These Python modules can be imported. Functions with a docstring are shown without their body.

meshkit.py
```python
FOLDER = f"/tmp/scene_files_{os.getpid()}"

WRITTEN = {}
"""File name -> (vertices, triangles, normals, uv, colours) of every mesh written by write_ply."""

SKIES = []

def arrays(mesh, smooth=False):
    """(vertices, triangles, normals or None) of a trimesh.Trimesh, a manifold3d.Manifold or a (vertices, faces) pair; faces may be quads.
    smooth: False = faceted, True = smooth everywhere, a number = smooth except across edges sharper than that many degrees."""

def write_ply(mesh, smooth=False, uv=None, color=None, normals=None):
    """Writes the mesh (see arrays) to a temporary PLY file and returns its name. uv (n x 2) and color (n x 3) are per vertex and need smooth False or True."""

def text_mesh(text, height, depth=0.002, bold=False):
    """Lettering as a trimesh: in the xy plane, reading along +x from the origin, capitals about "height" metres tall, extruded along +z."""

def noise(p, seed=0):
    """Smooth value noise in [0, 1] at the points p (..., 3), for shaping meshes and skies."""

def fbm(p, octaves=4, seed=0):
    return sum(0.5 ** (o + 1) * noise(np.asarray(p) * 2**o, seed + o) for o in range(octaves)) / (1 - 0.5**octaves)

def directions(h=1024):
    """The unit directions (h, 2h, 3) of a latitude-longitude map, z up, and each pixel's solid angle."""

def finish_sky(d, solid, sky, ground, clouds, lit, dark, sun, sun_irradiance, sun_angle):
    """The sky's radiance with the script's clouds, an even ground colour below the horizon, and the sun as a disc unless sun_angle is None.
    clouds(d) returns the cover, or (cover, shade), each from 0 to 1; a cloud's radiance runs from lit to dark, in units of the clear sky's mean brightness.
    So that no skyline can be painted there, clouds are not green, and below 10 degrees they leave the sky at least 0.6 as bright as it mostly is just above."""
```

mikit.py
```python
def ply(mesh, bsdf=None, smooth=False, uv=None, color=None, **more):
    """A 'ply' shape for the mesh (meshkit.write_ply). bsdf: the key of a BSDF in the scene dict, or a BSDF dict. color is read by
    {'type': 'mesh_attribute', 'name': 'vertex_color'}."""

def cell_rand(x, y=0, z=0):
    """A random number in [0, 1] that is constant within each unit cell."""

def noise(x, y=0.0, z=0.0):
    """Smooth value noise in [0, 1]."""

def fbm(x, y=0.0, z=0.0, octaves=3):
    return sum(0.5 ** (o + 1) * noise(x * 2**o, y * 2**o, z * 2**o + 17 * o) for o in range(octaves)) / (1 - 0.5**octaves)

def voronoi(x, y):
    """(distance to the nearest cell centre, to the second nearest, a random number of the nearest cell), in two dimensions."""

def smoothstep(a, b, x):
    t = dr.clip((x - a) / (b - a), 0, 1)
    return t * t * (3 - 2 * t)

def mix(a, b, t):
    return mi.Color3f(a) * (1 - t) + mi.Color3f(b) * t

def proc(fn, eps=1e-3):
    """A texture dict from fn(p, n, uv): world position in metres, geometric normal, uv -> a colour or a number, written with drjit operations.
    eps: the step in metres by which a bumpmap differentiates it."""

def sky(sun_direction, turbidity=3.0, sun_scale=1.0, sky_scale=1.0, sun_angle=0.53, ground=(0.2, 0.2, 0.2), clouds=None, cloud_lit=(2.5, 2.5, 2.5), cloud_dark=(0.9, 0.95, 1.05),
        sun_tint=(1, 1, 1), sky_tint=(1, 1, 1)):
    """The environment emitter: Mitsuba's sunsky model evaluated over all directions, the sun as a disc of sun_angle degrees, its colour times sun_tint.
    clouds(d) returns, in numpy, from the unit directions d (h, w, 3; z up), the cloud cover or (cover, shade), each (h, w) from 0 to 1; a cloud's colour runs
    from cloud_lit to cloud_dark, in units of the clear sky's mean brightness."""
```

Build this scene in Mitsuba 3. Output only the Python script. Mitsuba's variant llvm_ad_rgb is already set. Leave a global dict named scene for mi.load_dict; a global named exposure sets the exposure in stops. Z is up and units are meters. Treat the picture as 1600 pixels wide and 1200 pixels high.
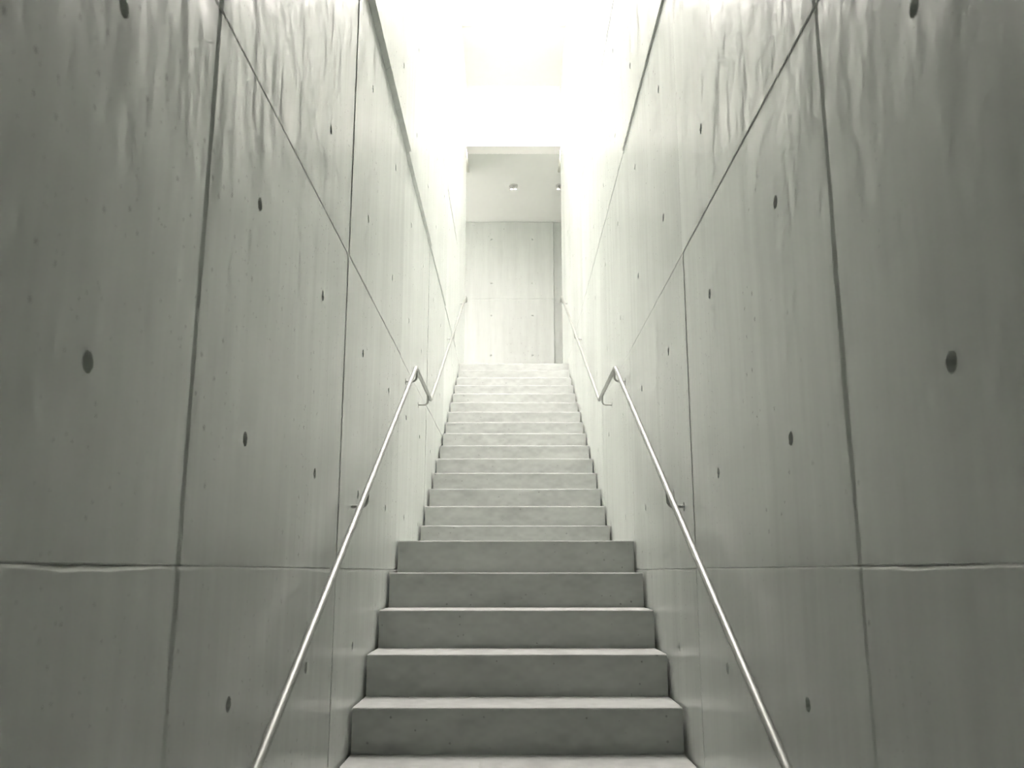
import math, random
import numpy as np
import trimesh
import shapely
import shapely.geometry as sg
import drjit as dr
import mitsuba as mi
import mikit
from mikit import ply, proc, noise, fbm, voronoi, smoothstep, mix, cell_rand

T = mi.ScalarTransform4f
E = 1.588                       # eye height above the lower floor; all z below are metres above that floor
scene, labels = {}, {}

# ------------------------------------------------------------------ camera, sky, exposure
TILT = math.radians(11.967)
CAM = [-0.0221, 0.0, E]
scene['camera'] = {'type': 'thinlens', 'fov': 2 * math.degrees(math.atan(800 / 1380)), 'fov_axis': 'x',
                   'aperture_radius': 0.0034, 'focus_distance': 6.0, 'near_clip': 0.02, 'far_clip': 200.0,
                   'to_world': T().look_at(origin=CAM, target=[CAM[0], math.cos(TILT), E + math.sin(TILT)], up=[0, 0, 1])}
# an even, bright overcast sky
scene['sky'] = mikit.sky([0.2, 0.3, 0.93], turbidity=6.0, sun_scale=0.0, sky_scale=16.0, ground=(0.25, 0.25, 0.25),
                         clouds=lambda d: np.ones(d.shape[:2]), cloud_lit=(1.0, 0.915, 0.887), cloud_dark=(1.0, 0.915, 0.887))
exposure = 2.98

# ------------------------------------------------------------------ measures
XL, XR = -0.678, 0.678          # inner faces of the two stair walls
SW = 0.660                      # half width of the steps (a shadow gap runs along both walls)
Y_BACK, Y_END, Y_HALL = -2.6, 11.72, 14.55
R1, G1, Y1, Z1 = 0.1756, 0.3277, 3.7251, E - 0.5344        # lower flight: k = 0 is the first whole step in view
R2, G2, Y2, Z2 = 0.1562, 0.3100, 6.2304, E + 0.3110        # upper flight
ZTOP = Z2 + 14 * R2             # upper floor
ZLAND = Z1 + 4 * R1
Z_SOFFIT = E + 5.98             # ceiling of the upper hall
Z_ROOF = E + 6.95
Y_SKY0, Y_SKY1 = 4.5, 9.55     # the open roof light
Z_CEIL = E + 4.3                # low ceiling over the foot of the stairs

# ------------------------------------------------------------------ materials
ALB = (0.598, 0.620, 0.596)


def wall_color(tone, seed):
    def fn(p, n, uv):
        s, z = p.x + p.y + seed * 3.7, p.z
        a = fbm(s * 1.6, z * 0.9, 3.1 + seed, 3)
        b = fbm(s * 16.0, z * 1.3, 7.7 + seed, 3)
        c = fbm(s * 55.0, z * 7.0, 1.3, 2)
        t = tone * (0.80 + 0.17 * a + 0.18 * b + 0.07 * c)
        # small blow holes, in loose clusters
        d1, d2, w = voronoi(s * 17.0, z * 15.0)
        mask = smoothstep(0.44, 0.66, noise(s * 1.9, z * 1.7, 5.5))
        pit = (1 - smoothstep(0.14 * (w - 0.68), 0.04 + 0.34 * (w - 0.68), d1)) * dr.select(w > 0.74, 1.0, 0.0) * mask
        e1, e2, w2 = voronoi(s * 42.0 + 9, z * 38.0)
        pit2 = (1 - smoothstep(0.07, 0.16, e1)) * dr.select(w2 > 0.86, 1.0, 0.0) * smoothstep(0.5, 0.7, noise(s * 2.6 + 4, z * 2.2, 1.5))
        t = t * (1 - 0.42 * pit) * (1 - 0.35 * pit2)
        return mi.Color3f(*ALB) * t
    return fn


def wall_height(p, n, uv):
    # soft swellings left by the formwork, livelier in the upper pours
    s, z = p.x + p.y, p.z
    amp = 0.12 + 0.88 * smoothstep(2.05, 3.1, z)
    w = 0.6 * noise(s * 4.0, z * 3.0, 9.0)
    return amp * 0.0165 * fbm(s * 6.5 + w, z * 4.5, 2.2, 3) + (0.3 + amp) * 0.0030 * fbm(s * 24.0, z * 6.0, 6.1, 2) + 0.0005 * fbm(s * 80.0, z * 30.0, 4.4, 2)


def step_color(p, n, uv):
    a = fbm(p.x * 3.0, p.y * 3.0, p.z * 5.0, 3)
    b = fbm(p.x * 22.0, p.y * 22.0, p.z * 30.0, 2)
    s = smoothstep(0.50, 0.75, fbm(p.x * 5.5 + 20, p.y * 1.0, p.z * 9.0, 3))
    d1, d2, w = voronoi(p.x * 22.0, p.z * 22.0 + p.y * 3.0)
    pit = (1 - smoothstep(0.25 * (w - 0.78), 0.05 + 0.55 * (w - 0.80), d1)) * dr.select(w > 0.80, 1.0, 0.0) * smoothstep(0.42, 0.62, noise(p.x * 3.3, p.y * 3.1, p.z * 9.0)) * dr.select(dr.abs(n.y) > 0.5, 1.0, 0.0)
    t = (0.635 + 0.18 * a + 0.16 * b) * (1 - 0.07 * s) * (1 - 0.45 * pit)
    return mi.Color3f(*ALB) * t


def step_height(p, n, uv):
    return 0.0008 * fbm(p.x * 30.0, p.y * 30.0, p.z * 30.0, 3)


def steel_rough(p, n, uv):
    return 0.33 + 0.14 * fbm(p.x * 90.0, p.y * 9.0, p.z * 90.0, 2)


def principled(col, rough, bump=None, spec=0.35):
    b = {'type': 'principled', 'base_color': {'type': 'rgb', 'value': list(col)} if isinstance(col, (tuple, list)) else proc(col), 'roughness': rough, 'specular': spec}
    if bump is not None:
        b = {'type': 'bumpmap', 'arbitrary': proc(bump, eps=2e-3), 'scale': 1.0, 'bsdf': b}
    return {'type': 'twosided', 'bsdf': b}


WALLS = ['concrete_wall', 'concrete_wall_001', 'concrete_wall_002']
for i, (w, tone) in enumerate(zip(WALLS, (1.0, 0.965, 1.03))):
    scene[w] = principled(wall_color(tone, i), 0.25, wall_height, 0.8)
scene['concrete_hall'] = principled(wall_color(1.04, 5), 0.7, wall_height, 0.25)
scene['white_paint'] = principled((0.88, 0.87, 0.845), 0.8)
scene['concrete_step'] = principled(step_color, 0.6, step_height, 0.3)
scene['concrete_plain'] = principled(ALB, 0.75)
scene['plaster'] = principled((0.66, 0.67, 0.64), 0.8)
scene['steel'] = {'type': 'twosided', 'bsdf': {'type': 'principled', 'base_color': {'type': 'rgb', 'value': [0.46, 0.475, 0.45]}, 'metallic': 0.65, 'roughness': proc(steel_rough)}}
scene['lamp_metal'] = principled((0.5, 0.5, 0.48), 0.4)

# ------------------------------------------------------------------ helpers


def numbered(key):
    if key not in scene and key not in labels:
        return key
    i = 1
    while f'{key}_{i:03d}' in scene or f'{key}_{i:03d}' in labels:
        i += 1
    return f'{key}_{i:03d}'


def obj(name, mesh, bsdf, parent=None, smooth=False, label=None, cat=None, kind=None, group=None, **more):
    key = numbered((parent + '__' if parent else '') + name)
    scene[key] = ply(mesh, bsdf, smooth, **more)
    d = {k: v for k, v in (('label', label), ('category', cat), ('kind', kind), ('group', group)) if v}
    if d:
        labels[key] = d
    return key


def thing(name, label, cat, group=None):
    key = numbered(name)
    labels[key] = {'label': label, 'category': cat}
    if group:
        labels[key]['group'] = group
    return key


def box(x0, x1, y0, y1, z0, z1):
    m = trimesh.creation.box((x1 - x0, y1 - y0, z1 - z0))
    m.apply_translation(((x0 + x1) / 2, (y0 + y1) / 2, (z0 + z1) / 2))
    return m


def join(*ms):
    return trimesh.util.concatenate(ms)


def tube(points, r, n=20, bend=0.0, cap=True, steps=7):
    """A round bar along a polyline; bend rounds the inner corners."""
    P = [np.array(p, float) for p in points]
    if bend > 0:
        Q = [P[0]]
        for a, b, c in zip(P[:-2], P[1:-1], P[2:]):
            u, v = (a - b) / np.linalg.norm(a - b), (c - b) / np.linalg.norm(c - b)
            L = min(bend, np.linalg.norm(a - b) * .48, np.linalg.norm(c - b) * .48)
            for t in np.linspace(0, 1, steps):
                Q.append((1 - t) ** 2 * (b + u * L) + 2 * t * (1 - t) * b + t * t * (b + v * L))
        Q.append(P[-1])
        P = Q
    P = np.array(P)
    d = np.gradient(P, axis=0)
    t = np.vstack([P[1] - P[0], [(a / np.linalg.norm(a) + b / np.linalg.norm(b)) for a, b in zip(P[1:-1] - P[:-2], P[2:] - P[1:-1])], P[-1] - P[-2]])
    t /= np.linalg.norm(t, axis=1, keepdims=True)
    ref = np.array([1.0, 0, 0]) if abs(t[0][0]) < 0.9 else np.array([0, 1.0, 0])
    V = []
    seg = np.vstack([P[1] - P[0], P[1:] - P[:-1]])
    for i in range(len(P)):
        a = ref - t[i] * (ref @ t[i])
        a /= np.linalg.norm(a)
        b = np.cross(t[i], a)
        ref = a
        s = seg[i] / np.linalg.norm(seg[i])
        k = 1 / max(abs(s @ t[i]), 0.5)          # keeps a mitred corner as wide as the bar
        ang = np.arange(n) * 2 * np.pi / n
        ring = np.outer(np.cos(ang), a) + np.outer(np.sin(ang), b)
        if k > 1.001 and 0 < i < len(P) - 1:
            m = (P[i + 1] - P[i]) / np.linalg.norm(P[i + 1] - P[i]) - s
            m /= np.linalg.norm(m)
            ring = ring + np.outer(ring @ m, m) * (k - 1)
        V.append(P[i] + r * ring)
    V = np.vstack(V)
    F = []
    for i in range(len(P) - 1):
        for j in range(n):
            a, b = i * n + j, i * n + (j + 1) % n
            F += [[a, b, b + n], [a, b + n, a + n]]
    if cap:
        V = np.vstack([V, P[0], P[-1]])
        k = len(V) - 2
        for j in range(n):
            F += [[k, (j + 1) % n, j], [k + 1, (len(P) - 1) * n + j, (len(P) - 1) * n + (j + 1) % n]]
    return trimesh.Trimesh(V, F, process=False)


def panel(u0, u1, v0, v1, holes, depth=0.05, lip=(.003, .003, .003, .003), rough=0.0, seed=0, fall=.8, hole_r=0.0185, hole_d=0.03):
    """One cast panel in (u, v, w): front face at w = 0, back at w = -depth, with eased and slightly ragged edges and conical tie holes.
    lip: width of the eased edge at bottom, right, top, left."""
    rng = np.random.default_rng(seed)
    n = 22
    outer, inner = [], []
    sides = [((u0, v0), (u1, v0), (0, 1)), ((u1, v0), (u1, v1), (-1, 0)), ((u1, v1), (u0, v1), (0, -1)), ((u0, v1), (u0, v0), (1, 0))]
    for k, (a, b, inn) in enumerate(sides):
        m = n if k in (0, 2) else 10
        walk = np.clip(np.convolve(rng.normal(0, 1, m + 6), np.ones(4) / 4, 'same')[3:m + 3] * 1.6 + 0.9, 0.35, 3.0)
        for i in range(m):
            t = i / m
            q = np.array(a) * (1 - t) + np.array(b) * t
            c = lip[k] * (1 + rough * (walk[i] - 1))
            if i == 0:                                     # a corner: inset along both sides
                prev = lip[k - 1]
                pin = sides[k - 1][2]
                inner.append(q + np.array(inn) * lip[k] + np.array(pin) * prev)
            else:
                inner.append(q + np.array(inn) * c)
            outer.append(q)
    outer, inner = np.array(outer), np.array(inner)
    poly = sg.Polygon(inner)
    S = 14
    ang = np.arange(S) * 2 * np.pi / S
    ring = np.stack([np.cos(ang), np.sin(ang)], 1)
    rims = [np.array(h) + ring * hole_r for h in holes]
    poly = sg.Polygon(inner, [r[::-1] for r in rims])
    v2, f2 = trimesh.creation.triangulate_polygon(poly, engine='earcut')
    parts = [trimesh.Trimesh(np.c_[v2, np.zeros(len(v2))], f2, process=False)]
    N = len(outer)
    i = np.arange(N)
    j = (i + 1) % N

    def strip(A, B):
        M = len(A)
        i = np.arange(M)
        j = (i + 1) % M
        return trimesh.Trimesh(np.vstack([A, B]), np.vstack([np.c_[i, i + M, j], np.c_[j, i + M, j + M]]), process=False)
    c = np.linalg.norm(outer - inner, axis=1) * fall
    A = np.c_[inner, np.zeros(N)]
    B = np.c_[outer, -np.minimum(c, .012)]
    C = np.c_[outer, np.full(N, -depth)]
    parts += [strip(A, B), strip(B, C)]
    for h, r in zip(holes, rims):
        low = np.array(h) + ring * hole_r * 0.80
        a3, b3 = np.c_[r, np.zeros(S)], np.c_[low, np.full(S, -hole_d)]
        parts.append(strip(a3, b3))
        k = np.arange(S)
        parts.append(trimesh.Trimesh(np.vstack([b3, [[*h, -hole_d]]]), np.c_[k, (k + 1) % S, np.full(S, S)], process=False))
    m = join(*parts)
    m.merge_vertices()
    m.fix_normals()
    return m


def on_side(mesh, side, proud):
    """(u, v, w) to the world on a stair wall: u runs along y, v along z, w out of the wall."""
    v = mesh.vertices
    x = (XL + proud + v[:, 2]) if side < 0 else (XR - proud - v[:, 2])
    m = trimesh.Trimesh(np.c_[x, v[:, 0], v[:, 1]], mesh.faces, process=False)
    m.fix_normals()
    return m


# ------------------------------------------------------------------ the two stair walls, panel by panel
BACK = 0.055                     # depth of the panels in front of the wall behind them
Z_LOW = -0.06
COLS = {-1: [-1.49, 0.13, 1.755, 3.335, 5.00, 6.61, 8.22, 9.83, Y_END], 1: [-1.50, 0.16, 1.80, 3.412, 5.08, 6.70, 8.32, 9.94, Y_END]}
ROWS = {-1: [Z_LOW, E - 1.24, E + 0.010, E + 1.232, E + 2.515, E + 3.765, E + 5.015, Z_ROOF - .001],
        1: [Z_LOW, E - 1.27, E + 0.010, E + 1.270, E + 2.560, E + 3.815, E + 5.065, Z_ROOF - .001]}
# how far each panel stands proud, in millimetres: rows from the second, columns from the first
PROUD = {-1: {(1, 1): 3, (1, 2): 4, (1, 3): 5.5, (2, 1): 2.5, (2, 2): 4, (2, 3): 6.5, (3, 1): 3, (3, 2): 5.5, (3, 3): 9, (3, 4): 3, (2, 4): 2,
              (4, 1): 34, (4, 2): 34, (4, 3): 40, (4, 4): 26, (4, 5): 17, (4, 6): 10, (4, 7): 5, (2, 5): 4, (3, 5): 6, (3, 6): 3, (5, 3): 20, (5, 4): 26, (5, 5): 18, (5, 6): 14},
         1: {(1, 1): 3, (1, 2): 3, (1, 3): 4, (2, 1): 2, (2, 2): 2, (2, 3): 4, (3, 1): 5, (3, 2): 5.5, (3, 3): 4, (2, 4): 4, (3, 4): 3,
             (4, 1): 18, (4, 2): 18, (4, 3): 15, (4, 4): 6, (4, 5): 4, (4, 6): 4, (4, 7): 4, (3, 5): 2, (3, 6): 2, (5, 3): 16, (5, 4): 9, (5, 5): 6}}
for side, name in ((-1, 'wall_left'), (1, 'wall_right')):
    x0, x1 = (XL - 0.35, XL - BACK) if side < 0 else (XR + BACK, XR + 0.35)
    obj(name, box(x0, x1, Y_BACK, Y_END + 0.86, -0.3, Z_ROOF), 'concrete_plain',
        label=('left' if side < 0 else 'right') + ' wall of the stairwell cast in pale concrete panels with tie holes', kind='structure')
    cols, rows = COLS[side], ROWS[side]
    for r in range(len(rows) - 1):
        for c in range(len(cols) - 1):
            u0, u1, v0, v1 = cols[c], cols[c + 1], rows[r], rows[r + 1]
            g = 0.0009
            holes = []
            if c > 0:
                for a in (0.243, 0.735):
                    for b in (0.25, 0.752):
                        holes.append((u0 + a * (1.628 if c == len(cols) - 2 else u1 - u0), v0 + b * (v1 - v0) if r else v1 - (1 - b) * 1.25))
                holes = [h for h in holes if h[1] > v0 + .06 and h[1] < v1 - .06 and h[0] < u1 - .06]
            proud = PROUD[side].get((r, c), 2 + (r * 7 + c * 5) % 4) / 1000
            lip = [.0022, .0022, .0022, .0022]
            rough = 0.4
            if r == 1:                                     # the chipped, light-catching top edge at eye height
                lip[2] = {-1: .0062, 1: .0048}[side]
                rough = 0.7
            fall = .8
            if (r, c) in ((2, 2), (3, 2), (1, 2)):
                lip[3], fall = .017, .27           # a soft swelling along the nearest upright joint
            m = panel(u0 + g, u1 - g, v0 + g, v1 - g, holes, depth=BACK + proud, lip=lip, rough=rough, fall=fall, seed=r * 20 + c + (side > 0) * 500)
            obj('panel', on_side(m, side, proud), WALLS[(r * 3 + c * 2 + (side > 0)) % 3], name)
    # the part of the wall behind the photographer, plain
    obj('panel', box(*((XL - BACK, XL) if side < 0 else (XR, XR + BACK)), Y_BACK, cols[0] - .002, Z_LOW, Z_CEIL), 'concrete_plain', name)

# ------------------------------------------------------------------ the setting: floors, ceilings, end walls
K0 = -5                          # first step of the lower flight
obj('floor', box(-1.0, 1.0, Y_BACK, Y1 + K0 * G1 + 0.03, -0.3, 0.0), 'concrete_step', label='concrete floor at the foot of the stairs', kind='structure')
obj('wall_back', box(-1.03, 1.03, Y_BACK - .3, Y_BACK, -0.3, Z_CEIL), 'concrete_plain', label='concrete wall behind the foot of the stairs', kind='structure')
obj('ceiling', box(-1.03, 1.03, Y_BACK - .3, Y_SKY0, Z_CEIL, Z_CEIL + 0.3), 'concrete_plain', label='low concrete ceiling over the foot of the stairs', kind='structure')
obj('wall_upstand', box(-1.03, 1.03, Y_SKY0 - .3, Y_SKY0, Z_CEIL + .3, Z_ROOF), 'concrete_plain', label='concrete upstand at the near end of the roof light', kind='structure')
obj('ceiling_1', join(box(-1.03, 1.03, Y_SKY1, 10.29, Z_ROOF, Z_ROOF + .25), box(-1.03, 1.03, 10.27, 10.35, Z_ROOF + .05, Z_ROOF + .25), box(-1.03, 1.03, 10.325, Y_END + .9, Z_ROOF - .012, Z_ROOF + .25)), 'white_paint', label='white ceiling strip past the roof light', kind='structure')
HX = 3.2
# lintel wall above the opening into the hall, in two castings
obj('wall_front', box(XL - .001, XR + .001, Y_END, Y_END + .24, Z_SOFFIT, Z_ROOF), 'white_paint', label='bright white wall above the opening at the top of the stairs', kind='structure')
obj('floor_1', box(-HX, HX, Y2 + 14 * G2 + .02, Y_HALL + .3, ZTOP - .3, ZTOP - .001), 'concrete_step', label='concrete floor of the upper hall', kind='structure')
obj('ceiling_2', join(box(XL, XR, Y_END + .246, Y_END + .86, Z_SOFFIT + .004, Z_SOFFIT + .3), box(-HX, HX, Y_END + .86, Y_HALL + .3, Z_SOFFIT + .004, Z_SOFFIT + .3)),
    'plaster', label='flat pale ceiling of the upper hall seen through the opening', kind='structure')
obj('wall_far', box(-HX, HX, Y_HALL + .056, Y_HALL + .3, ZTOP - .3, Z_SOFFIT + .3), 'concrete_plain', label='pale concrete wall at the back of the upper hall', kind='structure')
# the back wall's panels
zf = [ZTOP, E + 4.575, Z_SOFFIT - .001]
vf = []


def on_far(mesh, proud):
    v = mesh.vertices
    m = trimesh.Trimesh(np.c_[v[:, 0], Y_HALL - proud - v[:, 2], v[:, 1]], mesh.faces, process=False)
    m.fix_normals()
    return m


JX = 0.70
XC = [-2.25, -0.98, JX, 1.85, 3.1]
for c in range(4):
    for r in range(2):
        proud = (0.0, 0.014, -0.022, 0.0)[c] + 0.003 * (1 - r)
        if c == 1:
            hx = [-0.376, 0.328]
        else:
            hx = [XC[c] + .3, XC[c + 1] - .3]
        hz = [[E + 3.57, E + 4.27], [E + 4.85, E + 5.65]][r]
        hs = [(a, b) for a in hx for b in hz]
        obj('panel', on_far(panel(XC[c] + .002, XC[c + 1] - .002, zf[r] + .001, zf[r + 1] - .001, hs, depth=.055 + proud, rough=.4, lip=(.003, .003, .003, .003), seed=900 + c * 2 + r), proud),
            'concrete_hall', 'wall_far')
# hall side walls: the left one stops short of a tall opening that lets the daylight in
obj('wall_side', box(HX, HX + .2, Y_END + .5, Y_HALL + .3, ZTOP - .3, Z_SOFFIT + .3), 'concrete_plain', label='right side wall of the upper hall', kind='structure')
obj('wall_side_2', box(-HX - .2, -HX, Y_END + .5, Y_END + 1.79, ZTOP - .3, Z_SOFFIT + .3), 'concrete_plain', label='left side wall of the upper hall beside its tall opening', kind='structure')
obj('wall_side_1', join(box(-HX, XL - .35, Y_END + .5, Y_END + .86, ZTOP - .3, Z_SOFFIT + .3), box(XR + .35, HX, Y_END + .5, Y_END + .86, ZTOP - .3, Z_SOFFIT + .3)),
    'concrete_plain', label='hall walls on either side of the stairwell opening', kind='structure')

# ------------------------------------------------------------------ the stairs


def step_mesh(y0, y1, ztop, h, seed, tail=0.03):
    """A cast step: tread with an eased, slightly uneven front edge, solid down to h below the tread."""
    rng = np.random.default_rng(seed)
    n = 26
    xs = np.linspace(-SW, SW, n + 1)
    wob = np.convolve(rng.normal(0, 1, n + 9), np.ones(5) / 5, 'valid')[:n + 1]
    chip = (rng.random(n + 1) > 0.93) * rng.random(n + 1)
    c = 0.0052 + 0.0014 * np.abs(wob) + 0.004 * chip
    dz = 0.0004 * wob
    prof = []
    V, F = [], []
    for x, cc, d in zip(xs, c, dz):
        V += [(x, y0, ztop - h), (x, y0, ztop - cc + d), (x, y0 + cc * .35, ztop - cc * .35 + d), (x, y0 + cc, ztop + d), (x, y0 + .04, ztop), (x, y1 + tail, ztop), (x, y1 + tail, ztop - h)]
    m = 7
    for i in range(n):
        for k in range(m):
            a, b = i * m + k, i * m + (k + 1) % m
            F += [[a, a + m, b + m], [a, b + m, b]]
    for e, flip in ((0, False), (n * m, True)):
        for k in range(1, m - 1):
            t = [e, e + k, e + k + 1]
            F.append(t[::-1] if flip else t)
    me = trimesh.Trimesh(V, F, process=False)
    me.fix_normals()
    return me


low = thing('stair_flight', 'lower flight of dark-fronted concrete steps in the foreground, ending at the landing', 'stairs')
for k in range(K0, 4):
    obj('step', step_mesh(Y1 + k * G1, Y1 + (k + 1) * G1, Z1 + k * R1, R1 + .05, 40 + k), 'concrete_step', low)
obj('landing', step_mesh(Y1 + 4 * G1, Y2 - .004, ZLAND, R1 + .05, 60, 0.0), 'concrete_step', low, label='flat landing between the two flights')
upp = thing('stair_flight', 'upper flight of pale concrete steps rising from the landing to the bright doorway', 'stairs')
for k in range(15):
    y1 = Y2 + (k + 1) * G2
    obj('step', step_mesh(Y2 + k * G2, y1 if k < 14 else Y2 + 14 * G2 + .018, Z2 + k * R2, R2 + (.05 if k else 0), 80 + k, .03 if k < 14 else 0), 'concrete_step', upp)


def slab(ya, yb, za, zb, t):
    X = .665
    V = [(x, y, z + d) for x in (-X, X) for y, z in ((ya, za), (yb, zb)) for d in (-t, 0)]
    m = trimesh.Trimesh(V, [], process=False).convex_hull
    return m


# the waist slab under each flight closes the shadow gaps at their foot
ya = Y1 + K0 * G1
obj('waist_slab', join(slab(ya, Y1 + 4 * G1, -.40, ZLAND - R1 - .40, .25), box(-.665, .665, Y1 + 4 * G1, Y2 - .004, ZLAND - R1 - .62, ZLAND - R1 - .37)), 'concrete_plain', low)
obj('waist_slab', slab(Y2, Y2 + 14 * G2, Z2 - R2 - .40, ZTOP - R2 - .40, .25), 'concrete_plain', upp)

# ------------------------------------------------------------------ the handrails
OFF, RR = 0.070, 0.0126
S1, S2 = R1 / G1, 0.4915
PA, PB, PC = (5.25, E + 1.215), (6.254, E + 1.208), (10.72, E + 3.405)
for side, word in ((-1, 'left'), (1, 'right')):
    wallx = XL if side < 0 else XR
    rx = wallx - side * OFF
    hr = thing('handrail', f'slim brushed steel handrail along the {word} wall, stepping down level over the landing', 'handrail')
    y_low = 1.55
    pts = [(rx, y_low - .25, PA[1] - (PA[0] - y_low) * S1), (rx, y_low, PA[1] - (PA[0] - y_low) * S1), (rx, *PA), (rx, *PB), (rx, *PC), (rx, PC[0] + .22, PC[1])]
    obj('rail', tube(pts, RR, 24, bend=0.012, steps=4), 'steel', hr, smooth=40)
    for y in (1.95, 3.60, 5.30, 6.05, 8.60, 10.62):
        zr = PA[1] + (y - PA[0]) * S1 if y < PA[0] else PA[1] + (y - PA[0]) / (PB[0] - PA[0]) * (PB[1] - PA[1]) if y < PB[0] else PB[1] + (y - PB[0]) * S2
        zb = zr - .075
        br = obj('bracket', tube([(wallx + side * .028, y, zb), (rx, y, zb), (rx, y, zr - RR * .6)], .0066, 14, bend=.028), 'steel', hr, smooth=40)
        d = trimesh.creation.cylinder(radius=.020, height=.006, sections=24)
        d.apply_transform(trimesh.transformations.rotation_matrix(math.pi / 2, [0, 1, 0]))
        d.apply_translation((wallx - side * .002, y, zb))
        obj('wall_plate', d, 'steel', br, smooth=40)

# ------------------------------------------------------------------ the ceiling spot lamps in the hall
for x, y, what in ((0.0, 13.05, 'small twin ceiling spotlight in the middle of the hall ceiling'), (0.74, 13.05, 'small ceiling spotlight at the right edge of the doorway')):
    lp = thing('ceiling_spotlight', what, 'ceiling lamp')
    z = Z_SOFFIT + .004
    plate = trimesh.creation.cylinder(radius=.07, height=.016, sections=28)
    plate.apply_translation((x, y, z - .008))
    obj('base_plate', plate, 'lamp_metal', lp, smooth=40)
    for dx in (-.03, .032):
        cup = trimesh.creation.revolve([(0.0, 0), (.016, 0), (.025, -.035), (.0255, -.048), (.022, -.048), (.018, -.02), (0, -.02)], sections=20)
        cup.apply_translation((x + dx, y, z - .014))
        sp = obj('spot_head', cup, 'lamp_metal', lp, smooth=40)
        bulb = trimesh.creation.icosphere(2, .0125)
        bulb.apply_translation((x + dx, y, z - .056))
        obj('bulb', bulb, 'plaster', sp, smooth=True, emitter={'type': 'area', 'radiance': {'type': 'rgb', 'value': [1.6, 1.5, 1.4]}})
